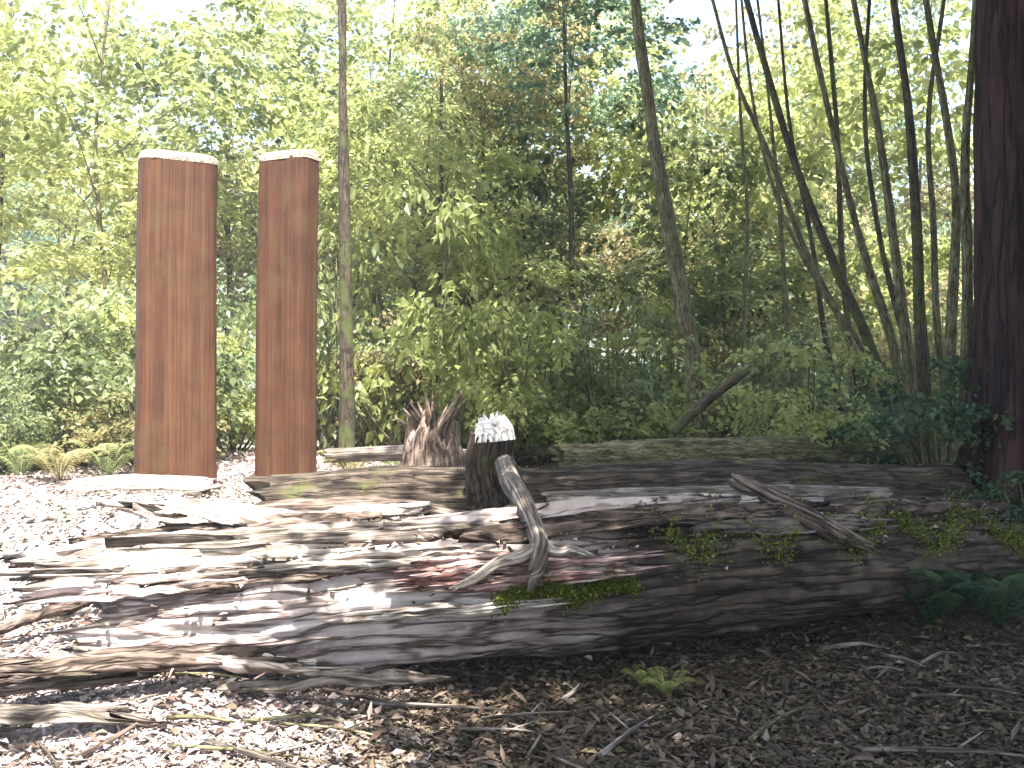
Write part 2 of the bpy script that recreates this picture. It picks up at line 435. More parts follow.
def splinter(mb, c, d, L, w, t, seed=0, up=(0, 0, 1), nl=60):
    """a long torn slab of wood: wide, thin, ragged at both ends"""
    c = np.asarray(c, float); d = np.asarray(d, float); d = d / np.linalg.norm(d)
    up = np.asarray(up, float)
    s = np.cross(d, up); s /= np.linalg.norm(s); n = np.cross(s, d)
    nw = 17
    uu = np.linspace(-.5, .5, nl)[:, None]; ww = np.linspace(-.5, .5, nw)[None]
    au = np.abs(uu) * 2
    wid = w * (1 - au ** 2.2 * (.35 + .3 * _hash(seed, 3, 1, 7))) * (1 + .35 * fbm(uu * 5 + seed, 0, 0, 3, seed))
    tear = fbm(ww * 7.5 + seed * 3.3, np.sign(uu) * 5.0, 0, 3, seed + 1)
    ex = L * (uu + .42 * tear * np.sign(uu) * au ** 4)
    off = .12 * w * fbm(uu * 6 + seed * 2, 0, 0, 3, seed + 6)
    bow = .012 * L * np.cos(uu * PI) + .25 * t * fbm(uu * 5, seed, 0, 2, seed)
    h = 1.1 * t * fbm(uu * 2.2 + seed, ww * 8, 0, 4, seed + 2)
    top = c + d * ex[..., None] + s * (ww * wid + off)[..., None] + n * (bow + h + t * .5 * (1 - np.abs(2 * ww) ** 4))[..., None]
    bot = c + d * ex[..., None] + s * (ww * wid * .9 + off)[..., None] + n * (bow + h * .4 - t * .5 * (1 - np.abs(2 * ww) ** 4))[..., None]
    I = np.arange(nl * nw).reshape(nl, nw); J = I + nl * nw
    q = [np.stack([I[:-1, :-1], I[:-1, 1:], I[1:, 1:], I[1:, :-1]], -1).reshape(-1, 4),
         np.stack([J[:-1, :-1], J[1:, :-1], J[1:, 1:], J[:-1, 1:]], -1).reshape(-1, 4)]
    for (a, b) in ((I[0], J[0]),):
        q.append(np.stack([a[:-1], b[:-1], b[1:], a[1:]], -1))
    q.append(np.stack([I[-1][:-1], I[-1][1:], J[-1][1:], J[-1][:-1]], -1))
    q.append(np.stack([I[:-1, 0], I[1:, 0], J[1:, 0], J[:-1, 0]], -1))
    q.append(np.stack([I[:-1, -1], J[:-1, -1], J[1:, -1], I[1:, -1]], -1))
    V = np.concatenate([top.reshape(-1, 3), bot.reshape(-1, 3)])
    g1 = np.stack([np.broadcast_to(ex, (nl, nw)), np.broadcast_to(ww * wid, (nl, nw)), 0 * ex * ww], -1).reshape(-1, 3)
    G = np.concatenate([g1, g1 + (0, 0, t)]) + seed * .77
    mb.add(V, np.concatenate(q), None, G)


def on_log(t, a, out=0.0):
    """a point on the great trunk: t along 0..1, a = angle from up towards the camera"""
    C, rr = resample(LP, LR, 200)
    i = int(t * 199); j = min(i + 1, 199)
    T = C[j] - C[max(i - 1, 0)]; T /= np.linalg.norm(T)
    side = np.array([T[1], -T[0], 0]); side /= np.linalg.norm(side)
    n = side * math.sin(a) + np.array([0, 0, 1.0]) * math.cos(a)
    return C[i] + n * (rr[i] + out), T, n


# torn shells of wood still attached to the great trunk
mats_shell = [M_wash, M_pale, M_log, M_grey]
for k, (t, a, L_, w, th) in enumerate([(.10, .25, 1.2, .20, .05), (.16, .65, 1.5, .15, .05), (.22, 1.0, 1.1, .14, .05), (.30, .45, 1.6, .17, .05),
                                       (.08, 1.0, .9, .16, .05), (.33, .95, 1.0, .10, .05), (.60, .55, 1.9, .18, .05), (.76, .8, 1.5, .16, .05),
                                       (.52, .2, 1.5, .20, .05), (.68, .1, 1.4, .2, .05), (.86, .4, 1.2, .2, .05), (.05, .6, .7, .22, .06)]):
    p, T, n = on_log(t, a, .03)
    mb = MB(); splinter(mb, p - LP[0], T + n * .03 * (-1) ** k, L_, w, th, 20 + k, n)
    mb.build('wood_shell', mats_shell[k % 4], biglog)
for k, (t, a, L_, w) in enumerate([(.43, 1.12, .8, .13), (.50, 1.2, .85, .13), (.46, 1.36, 1.0, .09), (.40, 1.28, .5, .09)]):
    p, T, n = on_log(t, a, .035)
    mb = MB(); splinter(mb, p - LP[0], T + n * .03, L_, w, .05, 50 + k, n)
    o = mb.build('broken_heartwood', M_red, biglog); o['label'] = 'reddish freshly broken heartwood'
p, T, n = on_log(.385, 1.66, .03)
mb = MB(); splinter(mb, p - LP[0], T, .9, .09, .05, 61, n); o = mb.build('wood_shell', M_pale, biglog); o['label'] = 'pale stripped shell of wood'


def leaf_quads(P, D, Nn, S, wr=.55, fold=.25):
    """diamond leaves: base P, direction D, normal Nn, length S"""
    D = D / (np.linalg.norm(D, axis=1)[:, None] + 1e-9)
    s = np.cross(D, Nn); s /= np.linalg.norm(s, axis=1)[:, None] + 1e-9
    n = np.cross(s, D)
    S = S[:, None]
    a = P; c = P + D * S - n * S * fold * .5
    m = P + D * S * .45
    b = m + s * S * wr * .5 + n * S * fold * .3; d = m - s * S * wr * .5 + n * S * fold * .3
    V = np.stack([a, b, c, d], 1).reshape(-1, 3)
    Q = np.arange(len(P) * 4).reshape(-1, 4)
    return V, Q


def unit(n):
    v = rng.normal(size=(n, 3)); return v / np.linalg.norm(v, axis=1)[:, None]


# moss cushion on the trunk
def moss_on(pts, nrm, n, spread, size, parent, origin, name='moss_cushion', label=None):
    P = np.repeat(pts, n // len(pts), 0); Nn = np.repeat(nrm, n // len(pts), 0)
    m = len(P)
    P = P + rng.normal(size=(m, 3)) * spread
    D = Nn + unit(m) * .9
    V, Qd = leaf_quads(P - origin, D, unit(m), size * (.6 + .8 * rng.random(m)), .5)
    me = make_mesh(name, V, Qd, tint=np.repeat(rng.random(m), 4), smooth_=False)
    o = link(name, me, M_moss, parent)
    if label: o['label'] = label
    return o


pp = []; nn = []
for t in np.linspace(.44, .56, 26):
    for a in (1.48, 1.58):
        p, T, n = on_log(t, a + .1 * math.sin(t * 90), .035); pp.append(p); nn.append(n)
moss_on(np.array(pp), np.array(nn), 9000, .02, .022, biglog, LP[0], label='yellow-green moss below the broken heartwood')
pp = []; nn = []
for t in np.linspace(.6, .99, 60):
    a = .2 + 1.0 * abs(math.sin(t * 37)); p, T, n = on_log(t, a, .0); pp.append(p); nn.append(n)
moss_on(np.array(pp), np.array(nn), 9000, .05, .025, biglog, LP[0])

# logs lying behind the great trunk
log_thing('fallen_log', [(-1.75, 7.15, .72), (.0, 7.2, .74), (1.6, 7.55, .76), (3.6, 8.1, .70)], [.30, .33, .33, .30],
          'long dark log in shade lying behind the huge torn log', M_log2, amp=.05, seed=8, jag=(.35, .2))
log_thing('fallen_log', [(-2.3, 6.65, .60), (-1.5, 6.62, .66), (-.75, 6.72, .66), (-.1, 6.85, .58)], [.17, .22, .22, .14],
          'short sunlit log between the huge torn log and the dark log, left of the stub', M_log, nl=140, na=64, amp=.05, seed=12, jag=(.3, .4))
log_thing('fallen_log', [(.2, 6.9, .84), (1.5, 7.2, .82), (2.9, 7.65, .78)], [.09, .12, .10],
          'thin grey-brown pole lying along the front of the dark log', M_grey, nl=160, na=40, amp=.02, seed=14, jag=(.15, .3))
log_thing('fallen_log', [(-3.75, 8.5, .78), (-3.2, 8.42, .81), (-2.55, 8.35, .80)], [.10, .12, .10],
          'short pale log on the bank at the foot of the left post', M_pale, nl=80, na=40, amp=.03, seed=15, jag=(.15, .2))
log_thing('fallen_log', [(-1.75, 9.4, 1.02), (-.9, 9.3, 1.06), (-.1, 9.5, 1.00)], [.06, .07, .05],
          'slim pale log on the bank between the right post and the torn stump', M_grey, nl=80, na=32, amp=.02, seed=16, jag=(.1, .2))
log_thing('fallen_log', [(.4, 8.6, 1.02), (2.0, 8.9, 1.06), (3.8, 9.6, 1.05)], [.13, .16, .15],
          'mossy olive-brown log farthest back on the bank at right', M_bark, nl=160, na=48, amp=.04, seed=17, jag=(.2, .2))

# grey stick slanting down over the dark log
log_thing('dead_branch', [at(735, 480, 6.5), at(790, 508, 6.2), at(835, 533, 6.22), at(872, 548, 6.28)], [.05, .066, .06, .03],
          'grey bare branch slanting down to the right across the shaded log', M_log, nl=70, na=20, amp=.01, seed=18, jag=(.06, .1), cat='branch')
log_thing('dead_branch', [at(672, 432, 8.6), at(705, 402, 8.5), at(748, 370, 8.4)], [.05, .04, .018],
          'dark stub of a branch pointing up to the right above the logs', M_barkd, nl=50, na=18, amp=.012, seed=19, jag=(.04, .06), cat='branch')

# forked, curving limb with a bare stub at its top, whitened to look sunlit
root = empty('forked_limb', at(492, 440, 6.75), 'curved grey limb crossing the logs, with a stub at its top whitened as if sunlit', 'branch')
o0 = np.array(at(492, 440, 6.75))
mb = MB(); tube(mb, np.array([at(503, 462, 6.66), at(511, 482, 6.15), at(521, 499, 5.78), at(532, 522, 5.52), at(540, 547, 5.36), at(536, 570, 5.27), at(530, 588, 5.30)]) - o0,
                [.05, .055, .052, .045, .040, .030, .012], 110, 28, .02, 3, 21, (.03, .06))
mb.build('limb', M_grey, root)
mb = MB(); tube(mb, np.array([at(539, 546, 5.36), at(520, 556, 5.32), at(496, 563, 5.28), at(474, 578, 5.24), at(452, 588, 5.22)]) - o0, [.028, .030, .022, .02, .008], 60, 16, .014, 3, 22, (.03, .05))
mb.build('side_branch', M_pale, root)
mb = MB(); tube(mb, np.array([at(538, 542, 5.4), at(556, 551, 5.40), at(573, 549, 5.42), at(592, 555, 5.44)]) - o0, [.030, .024, .02, .008], 36, 16, .012, 3, 23, (.03, .05))
mb.build('side_branch', M_pale, root)
for q0, q1 in (((528, 515, 5.7), (548, 503, 5.68)), ((516, 557, 5.31), (508, 546, 5.3)), ((522, 502, 5.92), (509, 505, 5.85))):
    mb = MB(); tube(mb, np.array([at(*q0), at(*q1)]) - o0, [.016, .007], 8, 8, .003, 3, 27, (0, .01)); mb.build('twig_stub', M_grey, root)
mb = MB(); tube(mb, np.array([at(497, 560, 6.95), at(498, 505, 6.92), at(489, 462, 6.85), at(493, 434, 6.8)]) - o0, [.25, .19, .135, .13], 90, 60, .06, 3, 24, (0, .02))
mb.build('stub', M_log2, root)
mb = MB(); tube(mb, np.array([at(493, 441, 6.8), at(492, 430, 6.8), at(489, 420, 6.79)]) - o0, [.128, .122, .09], 26, 64, .04, 2.2, 26, (0, .07))
o = mb.build('broken_face', M_white, root); o['label'] = 'bare broken face of the stub, painted sunlit white'

# torn brown stump on the bank
st = empty('torn_stump', at(432, 452, 8.1), 'small torn brown stump with upright splinters left of the white stub', 'stump')
s0 = np.array(at(432, 452, 8.1))
mb = MB(); tube(mb, np.array([s0 + (0, 0, -.3), s0 + (0, 0, .05), s0 + (0.02, 0, .20)]) - s0, [.22, .17, .14], 60, 64, .05, 3, 25, (0, .25), flare=.3)
mb.build('stump_wood', M_brown, st)
for k in range(26):
    a = k * 2.4; r = .04 + .11 * random.random()
    b = np.array([math.cos(a) * r, math.sin(a) * r, .1])
    h = .15 + .27 * random.random()
    mb = MB(); tube(mb, [b, b + (math.cos(a) * .05, 0, h * .5), b + (math.cos(a) * .16, math.sin(a) * .08, h)], [.03, .018, .003], 18, 7, .012, 3, 30 + k)
    mb.build('splinter', M_brown, st)

# ------------------------------------------------------------------ the two posts
def post(px0, px1, ytop, ybase, D, rz, seed, label, wf=.9, taper=1.0):
    xa = at(px0, 0, D)[0]; xb = at(px1, 0, D)[0]
    xc = (xa + xb) / 2
    w = (xb - xa) * wf
    dep = w * .5
    ztop = at(0, ytop, D)[2]; zb = float(ground_z(xc, D)) - .35
    root = empty('timber_post', (xc, D, zb), label, 'post', None, rz)
    Hh = ztop - zb
    nz = 90
    # rounded-rectangle section
    nc = 56
    th = np.linspace(0, 2 * PI, nc, endpoint=False) + .01
    e = 5.0
    cx = np.sign(np.cos(th)) * np.abs(np.cos(th)) ** (2 / e); cy = np.sign(np.sin(th)) * np.abs(np.sin(th)) ** (2 / e)
    z = np.linspace(0, Hh - .10, nz)
    k = (1 - .04 * z / Hh) * taper
    wob = .006 * fbm(z[:, None] * 1.5, cx[None] * 6, cy[None] * 6 + seed, 3, seed) + .004 * fbm(z[:, None] * .4, cx[None] * 22, cy[None] * 22, 2, seed + 4)
    lean = .012 * z + .01 * np.sin(z * 1.3 + seed)
    V = np.stack([cx[None] * (w / 2 * k[:, None] + wob) + lean[:, None], cy[None] * (dep / 2 * k[:, None] + wob), np.repeat(z[:, None], nc, 1)], -1)
    G = np.stack([np.repeat(z[:, None], nc, 1), np.repeat(cx[None] * w / 2, nz, 0), np.repeat(cy[None] * dep / 2, nz, 0)], -1) + seed
    I = np.arange(nz * nc).reshape(nz, nc)
    Qs = np.stack([I[:-1], np.roll(I[:-1], -1, 1), np.roll(I[1:], -1, 1), I[1:]], -1).reshape(-1, 4)
    mb = MB(); mb.add(V.reshape(-1, 3), Qs, None, G.reshape(-1, 3))
    mb.build('shaft', M_post, root)
    # top painted pale as if sunlit, sloping down toward the path side, ragged
    lx = lean[-1]
    rings = []
    zz = Hh - .10
    for (s, dz, sl) in ((1.012, -.02, 0), (1.016, .015, .25), (.97, .05, .7), (.86, .075, 1), (.45, .085, 1), (.02, .09, 1)):
        x = cx * w / 2 * s * k[-1] + lx; y = cy * dep / 2 * s * k[-1]
        zt = zz + dz + sl * (y / dep) * .05 + .01 * fbm(cx * 3 * s, cy * 3 * s, seed, 3, seed + 9) * (1 if dz > 0 else 0)
        rings.append(np.stack([x, y, zt], -1))
    R_ = np.array(rings); I = np.arange(len(rings) * nc).reshape(len(rings), nc)
    Qs = np.stack([I[:-1], np.roll(I[:-1], -1, 1), np.roll(I[1:], -1, 1), I[1:]], -1).reshape(-1, 4)
    mb = MB(); mb.add(R_.reshape(-1, 3), Qs, None, R_.reshape(-1, 3)[:, [1, 0, 2]] + seed)
    mb.build('sunlit_pale_top', M_cap, root)
    return root


post(133, 215, 150, 480, 9.0, math.radians(27), 1, 'wider left one of the two tall red-brown timber posts, with a top painted pale as if sunlit', .94)
post(250, 320, 149, 480, 9.2, math.radians(-24), 2, 'narrower right one of the two tall red-brown timber posts, nearest the slim tree', .88)

# ------------------------------------------------------------------ trees
def crown_arrays(R, Hc, nclus, per, leaf, seed, flat=.55, thresh=.04, hollow=.35, spray=.55, lump=1.6, lean=0):
    r_ = np.random.default_rng(seed)
    C = np.zeros((0, 3))
    while len(C) < nclus:
        c = r_.normal(size=(nclus * 3, 3)); c /= np.linalg.norm(c, axis=1)[:, None]
        rad = (hollow + (1 - hollow) * r_.random(len(c)) ** .6)
        c = c * rad[:, None] * np.array([R, R, Hc / 2])
        nz_ = fbm(c[:, 0] * lump / R, c[:, 1] * lump / R, c[:, 2] * lump * 1.6 / Hc * 2, 3, seed)
        C = np.vstack([C, c[nz_ > thresh]])
    C = C[:nclus]
    out = C.copy(); out[:, 2] = 0; out /= np.linalg.norm(out, axis=1)[:, None] + 1e-6
    out += r_.normal(size=out.shape) * .5; out[:, 2] = -.15 + .3 * r_.normal(size=nclus) * .5
    out /= np.linalg.norm(out, axis=1)[:, None]
    side = np.cross(out, np.array([0, 0, 1.0])); side /= np.linalg.norm(side, axis=1)[:, None] + 1e-6
    m = nclus * per
    ci = np.repeat(np.arange(nclus), per)
    t = r_.random(m); w = (r_.random(m) * 2 - 1) * (1.05 - t) * .8
    L_ = spray * (.6 + .8 * r_.random(nclus))[ci]
    P = C[ci] + out[ci] * (t * L_)[:, None] + side[ci] * (w * L_)[:, None]
    P[:, 2] += r_.normal(size=m) * .05 - (t * L_) ** 2 * .35
    D = out[ci] * .6 + side[ci] * (np.sign(w) * .9)[:, None] + r_.normal(size=(m, 3)) * .4; D[:, 2] -= .35
    Nn = np.array([0, 0, 1.0]) + r_.normal(size=(m, 3)) * .55
    S = leaf * (.6 + .8 * r_.random(m))
    V, Qd = leaf_quads(P, D, Nn, S, .7)
    tint = np.clip(.5 + .28 * r_.normal(size=nclus)[ci] + .15 * r_.normal(size=m), 0, 1)
    # thin twigs carrying each spray
    return V, Qd, np.repeat(tint, 4), C, out


def crown_mesh(name, mat, **kw):
    V, Qd, tint, C, out = crown_arrays(**kw)
    me = make_mesh(name, V, Qd, tint=tint, smooth_=False)
    me.materials.append(mat)
    me['limbs'] = [float(x) for x in C[:: max(1, len(C) // 26)][:26].ravel()]
    return me


CM = {}
for key, mat in (('y', M_leafy), ('g', M_leafg), ('b', M_leafb), ('o', M_leafo)):
    for v_ in range(2):
        CM[key + str(v_)] = crown_mesh('crown', mat, R=2.3, Hc=4.6, nclus=220, per=26, leaf=.125, seed=100 + v_ * 7 + ord(key), spray=.55)
for key, mat in (('y', M_leafy), ('g', M_leafg), ('b', M_leafb), ('o', M_leafo), ('d', M_leafd)):
    CM['s' + key] = crown_mesh('foliage', mat, R=1.0, Hc=1.7, nclus=115, per=24, leaf=.085, seed=300 + ord(key), spray=.34, hollow=.2)


def link_mesh(name, me, parent, loc=(0, 0, 0), rz=0, sc=(1, 1, 1)):
    o = bpy.data.objects.new(name, me); COL.objects.link(o)
    o.parent = parent; o.location = loc; o.rotation_euler = (0, 0, rz); o.scale = sc
    return o


def tree(name, base, top, r0, key, label, cat='tree', group=None, mat=None, crown_c=None, cs=(1, 1, 1), bend=.15, mids=None, limbs=10, crowns=None, flare=.35, seed=None, na=12, top_r=.25):
    """tapered trunk through base..top with limbs out to the crown(s); crowns = [(centre offset from base, scale, key)]"""
    seed = seed if seed is not None else random.randint(1, 9999)
    rr = random.Random(seed)
    base = np.array(base, float); top = np.array(top, float)
    t = empty(name, tuple(base), label, cat, group)
    if mids is None:
        h = top - base
        mids = [h * f + np.array([rr.uniform(-bend, bend), rr.uniform(-bend, bend), 0]) for f in (.33, .66)]
    P = [np.array([0, 0, -.25])] + [np.zeros(3)] + list(mids) + [top - base]
    n = len(P)
    R = [r0 * 1.05, r0] + [r0 * (1 - (1 - top_r) * (i + 1) / (n - 2)) for i in range(n - 2)]
    mb = MB()
    C = tube(mb, P, R, 46, na, r0 * .14, 4, seed % 97, flare=flare)
    if crowns is None:
        crowns = [(crown_c if crown_c is not None else (top - base), cs, key)]
    for (cc, s, k) in crowns:
        me = CM[k]
        rz = rr.uniform(0, 6.28)
        link_mesh('crown', me, t, tuple(cc), rz, s)
        pts = np.array(list(me['limbs'])).reshape(-1, 3)
        for q in pts[:limbs]:
            e = np.array([q[0] * math.cos(rz) - q[1] * math.sin(rz), q[0] * math.sin(rz) + q[1] * math.cos(rz), q[2]]) * np.array(s) + np.array(cc)
            dd = np.linalg.norm(C - e - np.array([0, 0, -.6 - .25 * np.linalg.norm(q[:2])]), axis=1)
            i = int(np.argmin(dd)); i = min(max(i, 8), 44)
            a = C[i]; mid = (a + e) / 2 + np.array([0, 0, .12])
            rl = max(.010, r0 * .28 * (1 - i / 60))
            tube(mb, [a, mid, e], [rl, rl * .65, .005], 9, 5, 0, 3, 1)
    mb.build('trunk', mat or M_bark, t)
    return t


def gz(x, y): return float(ground_z(x, y))


def px_tree(name, pts, D, r0, label, crowns, mat, D2=None, **kw):
    """pts: image points from foot to top"""
    b = at(*pts[0], D)
    base = np.array([b[0], D, gz(b[0], D) - .02])
    n = len(pts)
    Ds = np.linspace(D, D2 or D, n)
    P = [np.array(at(p[0], p[1], d)) - base for p, d in zip(pts[1:], Ds[1:])]
    return tree(name, base, P[-1] + base, r0, None, label, mat=mat, mids=P[:-1], crowns=crowns, **kw)


# the slim tree by the right post, and others that stand out
px_tree('slim_tree', [(347, 440), (346, 300), (343, 150), (341, 0), (338, -260)], 10.6, .085, 'slim straight tree rising directly right of the right timber post',
        [((1.6, 2.3, 8.6), (.7, .7, .6), 'y0')], M_barkd)
px_tree('slim_tree', [(578, 420), (573, 330), (571, 200), (566, 90), (560, -160)], 15, .06, 'thin dark sapling standing alone in the middle of the wood',
        [((0, 0.4, 6.4), (.8, .8, .7), 'b1')], M_barkd)
px_tree('mossy_tree', [(700, 420), (688, 330), (668, 220), (650, 110), (632, -40), (620, -240)], 11.5, .12, 'mossy tree leaning left in the wood above the dark branch stub',
        [((-.8, .5, 7.4), (1.0, 1.0, .7), 'o0')], M_bark)
# leaning stems at the right
stems = [([(905, 430), (872, 350), (835, 265), (795, 160), (748, 0), (700, -190)], 10.2, .075),
         ([(912, 430), (893, 345), (868, 265), (843, 170), (806, 0), (770, -190)], 10.0, .065),
         ([(920, 432), (905, 330), (893, 230), (878, 120), (852, -20), (830, -200)], 9.8, .07),
         ([(930, 434), (921, 330), (917, 220), (910, 110), (893, -20), (880, -200)], 9.6, .08),
         ([(945, 436), (952, 320), (957, 200), (946, 110), (925, -20), (905, -200)], 9.4, .065),
         ([(890, 428), (850, 340), (806, 250), (768, 150), (730, 60), (690, -100)], 11.3, .055),
         ([(870, 425), (852, 350), (842, 250), (838, 130), (826, -20), (818, -180)], 12.0, .06),
         ([(962, 438), (968, 300), (966, 160), (975, 40), (985, -160)], 9.0, .07),
         ([(800, 425), (788, 330), (781, 220), (770, 100), (752, -60)], 13.0, .05),
         ([(935, 434), (905, 340), (880, 235), (866, 120), (872, -20), (880, -180)], 10.8, .045),
         ([(885, 428), (862, 350), (822, 290), (778, 200), (752, 90), (738, -60)], 10.9, .04),
         ([(955, 436), (938, 330), (934, 220), (930, 110), (948, -20), (960, -180)], 10.5, .05),
         ([(850, 425), (826, 340), (812, 240), (790, 120), (778, -20), (765, -150)], 12.4, .045),
         ([(748, 425), (744, 330), (748, 220), (741, 110), (735, -60)], 14.0, .05)]
slab = ['leftmost-leaning long stem of the thicket, arching from low right to upper left',
        'second leaning stem of the thicket, arching just right of the longest one',
        'leaning stem of the thicket third from its left, behind the green mound',
        'dark nearly straight stem in the middle of the right thicket',
        'stem of the right thicket that bows right and then back to the left',
        'thin far stem of the thicket leaning lowest to the left',
        'thin upright stem seen behind the leaning stems',
        'dark upright stem close to the left side of the big red-barked trunk',
        'slender upright stem at the left edge of the right thicket',
        'thin stem of the thicket curving upright again near the top of the picture',
        'thinnest and most crooked stem of the thicket',
        'thin stem of the thicket that swings towards the big trunk near its top',
        'slender far stem standing just left of the crossing stems of the thicket',
        'slender pale stem standing between the mossy tree and the thicket']
keys = ['o0', 'g1', 'o1', 'g0', 'b0', 'y1', 'g1', 'b1', 'y0', 'o0', 'y1', 'g0', 'o1', 'o1']
for i, (pts, D, r) in enumerate(stems):
    tp = at(*pts[-1], D); b = at(*pts[0], D)
    off = (tp[0] - b[0], .3, tp[2] - gz(b[0], D) + .9)
    extra = []
    for (q, sc_) in ():
        e = at(*pts[q], D)
        extra.append(((e[0] - b[0] + random.uniform(-.4, .4), random.uniform(-.2, .4), e[2] - gz(b[0], D)), (sc_, sc_, sc_ * .7), random.choice(['so', 'sy', 'so'])))
    px_tree('leaning_tree', pts, D, r * .85, slab[i], [(off, (.45, .45, .3), keys[i])] + extra, M_bark if i % 3 else M_barkd, group='stems of the thicket at right', flare=.2)

# big dark tree at the right edge
bt = tree('big_tree', (4.45, 8.2, gz(4.45, 8.2) - .05), (4.2, 8.4, 13), .56, None, 'massive dark tree with reddish furrowed bark at the right edge', mat=M_barkr,
          crowns=[((-.6, .3, 8.6), (1.5, 1.5, .7), 'g0'), ((-1.0, -1.5, 9.8), (1.4, 1.4, .7), 'b0'), ((-.2, .5, 11.5), (1.6, 1.6, .8), 'g1'), ((1.2, -1.2, 9.2), (1.4, 1.4, .7), 'b1'),
                   ((-1.2, -3.0, 7.6), (1.4, 1.4, .6), 'g0'), ((.4, -3.4, 7.6), (1.5, 1.5, .6), 'b0'), ((-1.1, -1.2, 8.8), (1.4, 1.4, .6), 'g1'), ((-1.3, -4.0, 9.2), (1.4, 1.4, .6), 'b1')],
          mids=[np.array([-.05, .05, 4.0]), np.array([-.15, .1, 8.5])], flare=.35, na=80, limbs=14, seed=44, top_r=.4)

# generic wood
FIXED = [(347, 10.6)]
def wood(n, dmin, dmax, pxa, pxb, keysets, label, group, hz=(5, 8), sc=(.8, 1.25), r=(.035, .08), seed=1, avoid=()):
    rr = random.Random(seed)
    for i in range(n):
        D = dmin + (dmax - dmin) * (i + rr.random()) / n
        p = rr.uniform(pxa, pxb)
        for _ in range(30):
            if any(a < p < b and D < dd for a, b, dd in avoid): p = rr.uniform(pxa, pxb)
        x = (p - W / 2) / F * D
        h = rr.uniform(*hz)
        s = rr.uniform(*sc)
        k = rr.choice(keysets)
        crowns = [((rr.uniform(-.5, .5), rr.uniform(-.5, .5), h), (s, s, s * rr.uniform(.8, 1.2)), k)]
        if rr.random() < .6:
            s2 = s * .75
            crowns.append(((rr.uniform(-1.2, 1.2), rr.uniform(-.8, .8), h * .62), (s2, s2, s2 * .8), k))
        b = (x, D, gz(x, D) - .02)
        tree('leafy_tree', b, (x + rr.uniform(-.6, .6), D + rr.uniform(-.4, .4), b[2] + h + 1.0), rr.uniform(*r), None, label, group=group,
             mat=rr.choice([M_bark, M_barkd]), crowns=crowns, seed=seed * 100 + i, limbs=12, na=8)


wood(6, 13.5, 24, -60, 240, ['y0', 'y1', 'y0', 'g0'], 'yellow-green broadleaf tree in the sunny wood behind the left post', 'yellow-green trees at left', hz=(4.5, 7), seed=3)
wood(8, 17, 30, 230, 660, ['o0', 'y1', 'b0', 'y0', 'o1', 'y1'], 'leafy tree in the middle of the bright wood behind the logs', 'trees in the middle of the wood', hz=(2.6, 5.2), sc=(.7, 1.1), seed=4)
wood(8, 15, 28, 640, 1060, ['o0', 'o1', 'y0', 'g0', 'y1'], 'olive-green tree in the wood beyond the leaning stems', 'trees beyond the right thicket', hz=(2.8, 5.8), seed=5)
wood(16, 28, 46, -40, 1064, ['b0', 'b1', 'g0', 'g1', 'o1', 'y0'], 'tree far back in the wood, seen through gaps between nearer leaves', 'far trees of the wood', hz=(4, 9), sc=(1.2, 2.0), r=(.08, .2), seed=6)

wood(5, 14, 19, 360, 530, ['y1', 'o1', 'y0'], 'pale yellow-green tree reaching up into the bright sky gap behind the slim tree', 'pale trees below the sky gap', hz=(4.0, 6.2), sc=(.55, .8), seed=9)
wood(7, 18, 27, 360, 1000, ['g0', 'y1', 'g1', 'o0'], 'green tree whose crown closes the upper part of the wood behind the logs', 'trees closing the canopy', hz=(6.2, 8.6), sc=(.9, 1.2), seed=15)
# canopy trees overhead at the right, whose shade falls on the logs
for i, (x, y, h, k, tx, ty) in enumerate([(5.3, 11.0, 8.4, 'b1', 4.8, 6.8), (6.6, 8.0, 8.6, 'g0', 4.6, 7.6)]):
    b = (x, y, gz(x, y) - .02)
    crowns = [((tx - x, ty - y, h), (1.25, 1.25, .7), k), ((tx - x + 1.6, ty - y - .8, h + 1.2), (1.25, 1.25, .7), k), ((tx - x + 1.0, ty - y + 1.6, h + .9), (1.15, 1.15, .7), k)]
    tree('tall_tree', b, (tx + .5, ty, b[2] + h + 1.6), .13, None,
         ['dark trunk behind the big red-barked trunk at the right edge', 'tall tree to the right of the big trunk'][i],
         mat=M_barkd, crowns=crowns, seed=900 + i, limbs=16)

# the wood closing in beside and behind the viewer, which keeps the foreground dim
rr = random.Random(66)
for i, (x, y) in enumerate([(-8.2, 1.2), (-5.5, -2.5), (-1.5, -6.5), (2.8, -4.5), (6.2, -1), (6.8, 3.2), (-10, 1), (0.6, -2.6), (2.9, 3.0), (5.0, 3.2), (9.5, 6), (3.4, 0.4)]):
    h = rr.uniform(5.2, 6.8); k = rr.choice(['g0', 'g1', 'b0', 'b1'])
    tx, ty = (x, y)
    if abs(x) < 4 and y > -3: x = x * 1.6 + (1.2 if x > 0 else -1.2); y = y - 1.5
    tree('tall_tree', (x, y, gz(x, y) - .02), (tx, ty, h + 2.5), .16, None, 'dense tree standing beside or behind the viewpoint, out of the picture', group='trees around the viewpoint',
         mat=M_barkd, crowns=[((tx - x, ty - y, h + .4), (1.45, 1.45, .8), k), ((tx - x + rr.uniform(-1.5, 1.5), ty - y + rr.uniform(-1.5, 1.5), h + 2.2), (1.5, 1.5, .8), k)], seed=700 + i, limbs=14)

